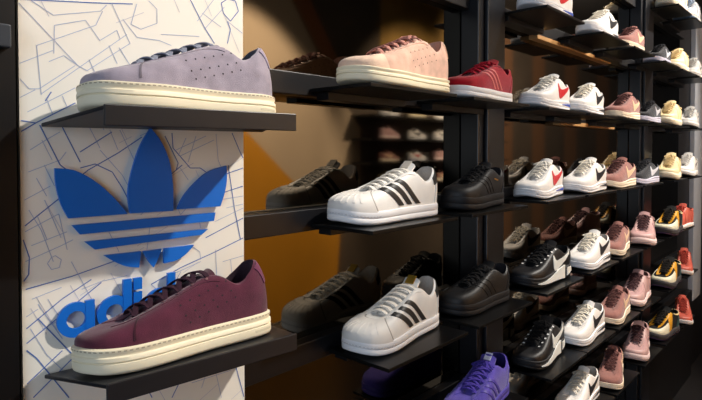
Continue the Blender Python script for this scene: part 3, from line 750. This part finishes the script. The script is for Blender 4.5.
tilt = math.atan2(rise, .13)
for kind, z, t, q in (('lavender', zU, .336, .722), ('burgundy', zL, .327, .724)):
    zz = z+(.79-q)*rise/.13
    place(kind, PW(t, zz+.0015, q), PA, -tilt, SINGLE[kind], 'shoe').scale = (.965,)*3

# ------------------------------------------------------------------ shoes of the wall, each on a plate of its own
SIZE = {'black': 0.897, 'black_plain': 0.899, 'black_runner': 0.998, 'blue_white': 0.999, 'blush': 1.022, 'coral': 0.792, 'cream': 0.92, 'dark': 0.869, 'mauve': 0.952, 'pink': 0.93, 'purple': 1.024, 'red': 0.979, 'shell': 0.966, 'shell_gold': 0.994, 'white_black': 0.972, 'white_chunk': 0.913, 'white_red': 0.961, 'yellow': 0.912}
# shoe kind, distance along the wall, distance from the wall, turn in degrees
GRID = {
 'A2': {6: ('cream', 3.043, -0.125, -4.1), 7: ('blue_white', 3.406, -0.119, 0.6)},
 'A': {2: ('white_red', 1.578, -0.121, -0.6), 3: ('white_black', 2.024, -0.119, 0.5), 4: ('mauve', 2.371, -0.118, 0.2), 5: ('dark', 2.817, -0.119, -0.8), 6: ('cream', 3.15, -0.121, 0.2), 7: ('white_chunk', 3.516, -0.118, 2.0)},
 'B': {0: ('blush', 0.854, -0.134, -1.0), 1: ('red', 1.199, -0.117, 2.1), 2: ('white_red', 1.595, -0.114, 2.8), 3: ('white_black', 1.907, -0.115, 3.5), 4: ('mauve', 2.302, -0.121, -0.3), 5: ('dark', 2.645, -0.121, -0.4), 6: ('cream', 3.027, -0.119, 0.8), 7: ('white_chunk', 3.485, -0.115, 3.4)},
 'C': {0: ('shell', 0.859, -0.102, -5.1), 1: ('black', 1.194, -0.108, 3.8), 2: ('white_red', 1.596, -0.098, 4.3), 3: ('white_black', 1.901, -0.121, -0.4), 4: ('mauve', 2.219, -0.126, -3.4), 5: ('dark', 2.534, -0.133, -6.8), 6: ('cream', 3.0, -0.13, 4.0), 7: ('white_chunk', 3.36, -0.13, 0.0)},
 'D': {0: ('shell_gold', 0.904, -0.088, 2.7), 1: ('black_plain', 1.225, -0.096, -4.0), 2: ('black_runner', 1.594, -0.105, -4.8), 3: ('white_black', 1.935, -0.124, -1.0), 4: ('mauve', 2.251, -0.112, 5.2), 5: ('pink', 2.562, -0.131, 10.6), 6: ('yellow', 2.924, -0.148, -0.4), 7: ('coral', 3.18, -0.139, -10.5)},
 'E': {1: ('purple', 1.204, -0.114, 5.6), 2: ('black_runner', 1.625, -0.089, 2.2), 3: ('white_black', 1.907, -0.116, -1.6), 4: ('mauve', 2.212, -0.123, 2.7), 5: ('pink', 2.516, -0.115, 1.8), 6: ('yellow', 2.925, -0.142, -2.1), 7: ('coral', 3.286, -0.139, 10.0)},
 'F': {3: ('white_black', 1.91, -0.102, -0.2), 4: ('mauve', 2.205, -0.117, 11.5), 5: ('pink', 2.56, -0.113, 8.6), 6: ('yellow', 2.889, -0.132, -9.9), 7: ('coral', 3.217, -0.149, 13.8)}}
ROWN = {'A2': 'in the topmost row', 'A': 'one row above the red trainer', 'B': "in the red trainer's row", 'C': "in the gold-lettered trainer's row",
        'D': "in the all-black trainer's row", 'E': "in the purple trainer's row", 'F': 'in the lowest row'}
GROUPS = {'white_red': 'white runners with red side marks', 'white_black': 'white runners with black side marks', 'mauve': 'mauve suede runners', 'black_runner': 'black runners with white marks', 'dark': 'dark grey runners', 'pink': 'dusty pink sneakers', 'cream': 'cream chunky sneakers', 'white_chunk': 'white chunky sneakers', 'yellow': 'black and amber runners', 'coral': 'coral red sneakers'}
plate_proto = None
PL = {'white_red': 'red-marked white runner', 'white_black': 'black-marked white runner', 'mauve': 'mauve runner', 'black_runner': 'black runner', 'dark': 'dark grey runner', 'pink': 'dusty pink sneaker', 'cream': 'cream chunky sneaker', 'white_chunk': 'white chunky sneaker', 'blue_white': 'icy white sneaker', 'yellow': 'amber runner', 'coral': 'coral sneaker'}
for r, cols in GRID.items():
    z = ROWS[r]
    for ci, (kind, x, sy, turn) in cols.items():
        lab = SINGLE.get(kind) or DESC[kind][0]+', '+ROWN[r]
        place(kind, (x, sy, z+.0008), math.radians(turn), 0, lab, 'shoe', None if kind in SINGLE else GROUPS.get(kind)).scale = (SIZE[kind],)*3
        if plate_proto is None:
            root = empty('shelf_plate'); m = MB(); m.box(-.138, .138, -.060, .092, -.007, 0); m.build('plate', plate_m, root, bevel=.001)
            m = MB(); m.box(-.12, .12, .060, .092, -.022, -.007); m.build('bracket', rail_m, root, bevel=.001)
            plate_proto = root; o = root
        else: o = copy_tree(plate_proto)
        o.location = (x, -.12, z)
        short = {'blush': 'blush pink sneaker', 'red': 'red trainer', 'shell': 'upper shell-toe sneaker', 'shell_gold': 'gold-labelled shell-toe sneaker', 'black': 'gold-lettered black trainer', 'black_plain': 'all-black trainer', 'purple': 'purple trainer'}
        tag(o, 'black shelf plate under the '+(short[kind] if kind in short else PL[kind]+' '+ROWN[r]), 'shelf', 'shelf plates on the mirrored wall')

# ------------------------------------------------------------------ the other side of the shop (seen in the mirror)
def opp(px, py, D=2.6):
    d = math.atan((px-CX)/F); a = YAW-d; q = .79+D
    rng = q/math.sin(a); Z = rng*math.cos(d)
    return q/math.tan(a), 1.45-(py-HZ)*Z/F
wo = MB(); D = 2.6
wo.box(-3, 18, -D-.1, -D, 0, 3.3, 0)
def zone(pts, mi, lift=.002):
    P = [opp(*p) for p in pts]
    wo.add([(x, -D+lift, min(max(z, .01), 3.19)) for x, z in P], [tuple(range(len(P)))], mi)
zone([(200, -60), (262, -60), (330, 78), (360, 128), (360, 200), (310, 200), (243, 128), (150, 30)], 1, .002)
zone([(150, 30), (243, 128), (310, 200), (340, 230), (335, 420), (100, 420)], 2, .003)
zone([(262, -60), (282, -60), (346, 78), (332, 78)], 3, .004)
zone([(380, -40), (450, -40), (450, 60), (380, 60)], 4, .003)
for j in range(5):
    zone([(500+j*32, -60), (512+j*32, -60), (512+j*32, 330), (500+j*32, 330)], 5, .003)
struct(wo.build('wall_opposite', [mat('opposite_dark', (82, 70, 58), .8, noise=.2, nscale=2), mat('opposite_tan', (196, 174, 146), .8, noise=.05, nscale=3), mat('opposite_ochre', (206, 140, 26), .8, noise=.06, nscale=3), mat('opposite_brown', (150, 88, 42), .8), mat('opposite_olive', (150, 116, 56), .8, noise=.3, nscale=4), mat('opposite_post', (120, 84, 56), .8)]))

k_ = 0
for zr in (1.77, 1.555, 1.34, 1.125):
    struct(boxo('trim_%d' % n, 3.7, 6.3, -D, -D+.24, zr-.016, zr, black_paint)); n += 1
    for xo in (4.1, 4.55, 5.0, 5.45, 5.9):
        place(('white_black', 'cream', 'white_chunk', 'mauve', 'white_red', 'pink', 'white_black')[k_ % 7], (xo, -D+.12, zr+.001), PI, 0, 'small sneaker on the display across the aisle, visible only as a reflection in the mirror', 'shoe', 'sneakers on the display across the aisle'); k_ += 1

# ------------------------------------------------------------------ light: ceiling spots, soft daylight and added fill
w = bpy.data.worlds.new('shop_air'); sc.world = w; w.use_nodes = True
bg = w.node_tree.nodes['Background']; bg.inputs['Color'].default_value = (.55, .70, .95, 1); bg.inputs['Strength'].default_value = .12
def spot(loc, tgt, power, ang=60, col=(1, .92, .82), size=.03, blend=.5):
    l = bpy.data.lights.new('ceiling_and_fill_spot', 'SPOT'); l.energy = power; l.color = col; l.spot_size = math.radians(ang); l.spot_blend = blend; l.shadow_soft_size = size
    o = bpy.data.objects.new('ceiling_and_fill_spot', l); C.objects.link(o); o.location = loc
    o.rotation_euler = (Vector(tgt)-Vector(loc)).to_track_quat('-Z', 'Y').to_euler()
    return o
spot((1.60, -1.25, 2.95), (.27, 0, 1.46), 270, 37, blend=.75)
spot((2.2, -1.15, 3.0), (1.85, -.1, 1.65), 135, 56)
spot((3.2, -1.15, 3.0), (2.6, -.1, 1.65), 165, 58)
spot((4.0, -1.15, 3.0), (3.4, -.1, 1.6), 150, 62)
spot((2.3, -1.1, 2.95), (2.40, -D, 1.5), 720, 62, blend=.35)  # added unseen spot, brightens the tan and ochre wall for the mirror
spot((4.3, -1.1, 2.95), (4.7, -D, 1.5), 420, 75)  # added spot on the opposite display, lifts its reflection
spot((5.5, -.9, 3.0), (7.0, -D, 1.5), 700, 120)  # wide fill added for the far end of the opposite wall
def area(loc, tgt, power, sx, sy, col):
    l = bpy.data.lights.new('soft_fill_light', 'AREA'); l.energy = power; l.color = col; l.shape = 'RECTANGLE'; l.size = sx; l.size_y = sy
    o = bpy.data.objects.new('soft_fill_light', l); C.objects.link(o); o.location = loc
    o.rotation_euler = (Vector(tgt)-Vector(loc)).to_track_quat('-Z', 'Y').to_euler()
area((-2.4, -1.75, 1.7), (1.5, -.3, 1.4), 44, 1.6, 2.6, (.72, .84, 1))  # soft daylight from the unseen shopfront, not a ceiling lamp
area((2.2, -1.5, 3.2), (2.2, -1.2, 0), 14, 5.0, .8, (.9, .95, 1))  # overhead soft fill, added without a visible fixture

# ------------------------------------------------------------------ camera
cam = bpy.data.cameras.new('camera'); co = bpy.data.objects.new('camera', cam); C.objects.link(co)
cam.sensor_width = 36; cam.lens = 36*F/702; cam.clip_start = .01
cam.shift_y = -(200-(HZ+F*math.tan(PITCH)))/702
co.location = CAM; co.rotation_euler = (PI/2-PITCH, 0, YAW-PI/2)
sc.camera = co
sc.view_settings.view_transform = 'Standard'; sc.view_settings.look = 'None'; sc.view_settings.gamma = 1; sc.view_settings.use_curve_mapping = False
sc.view_settings.exposure = 0.0
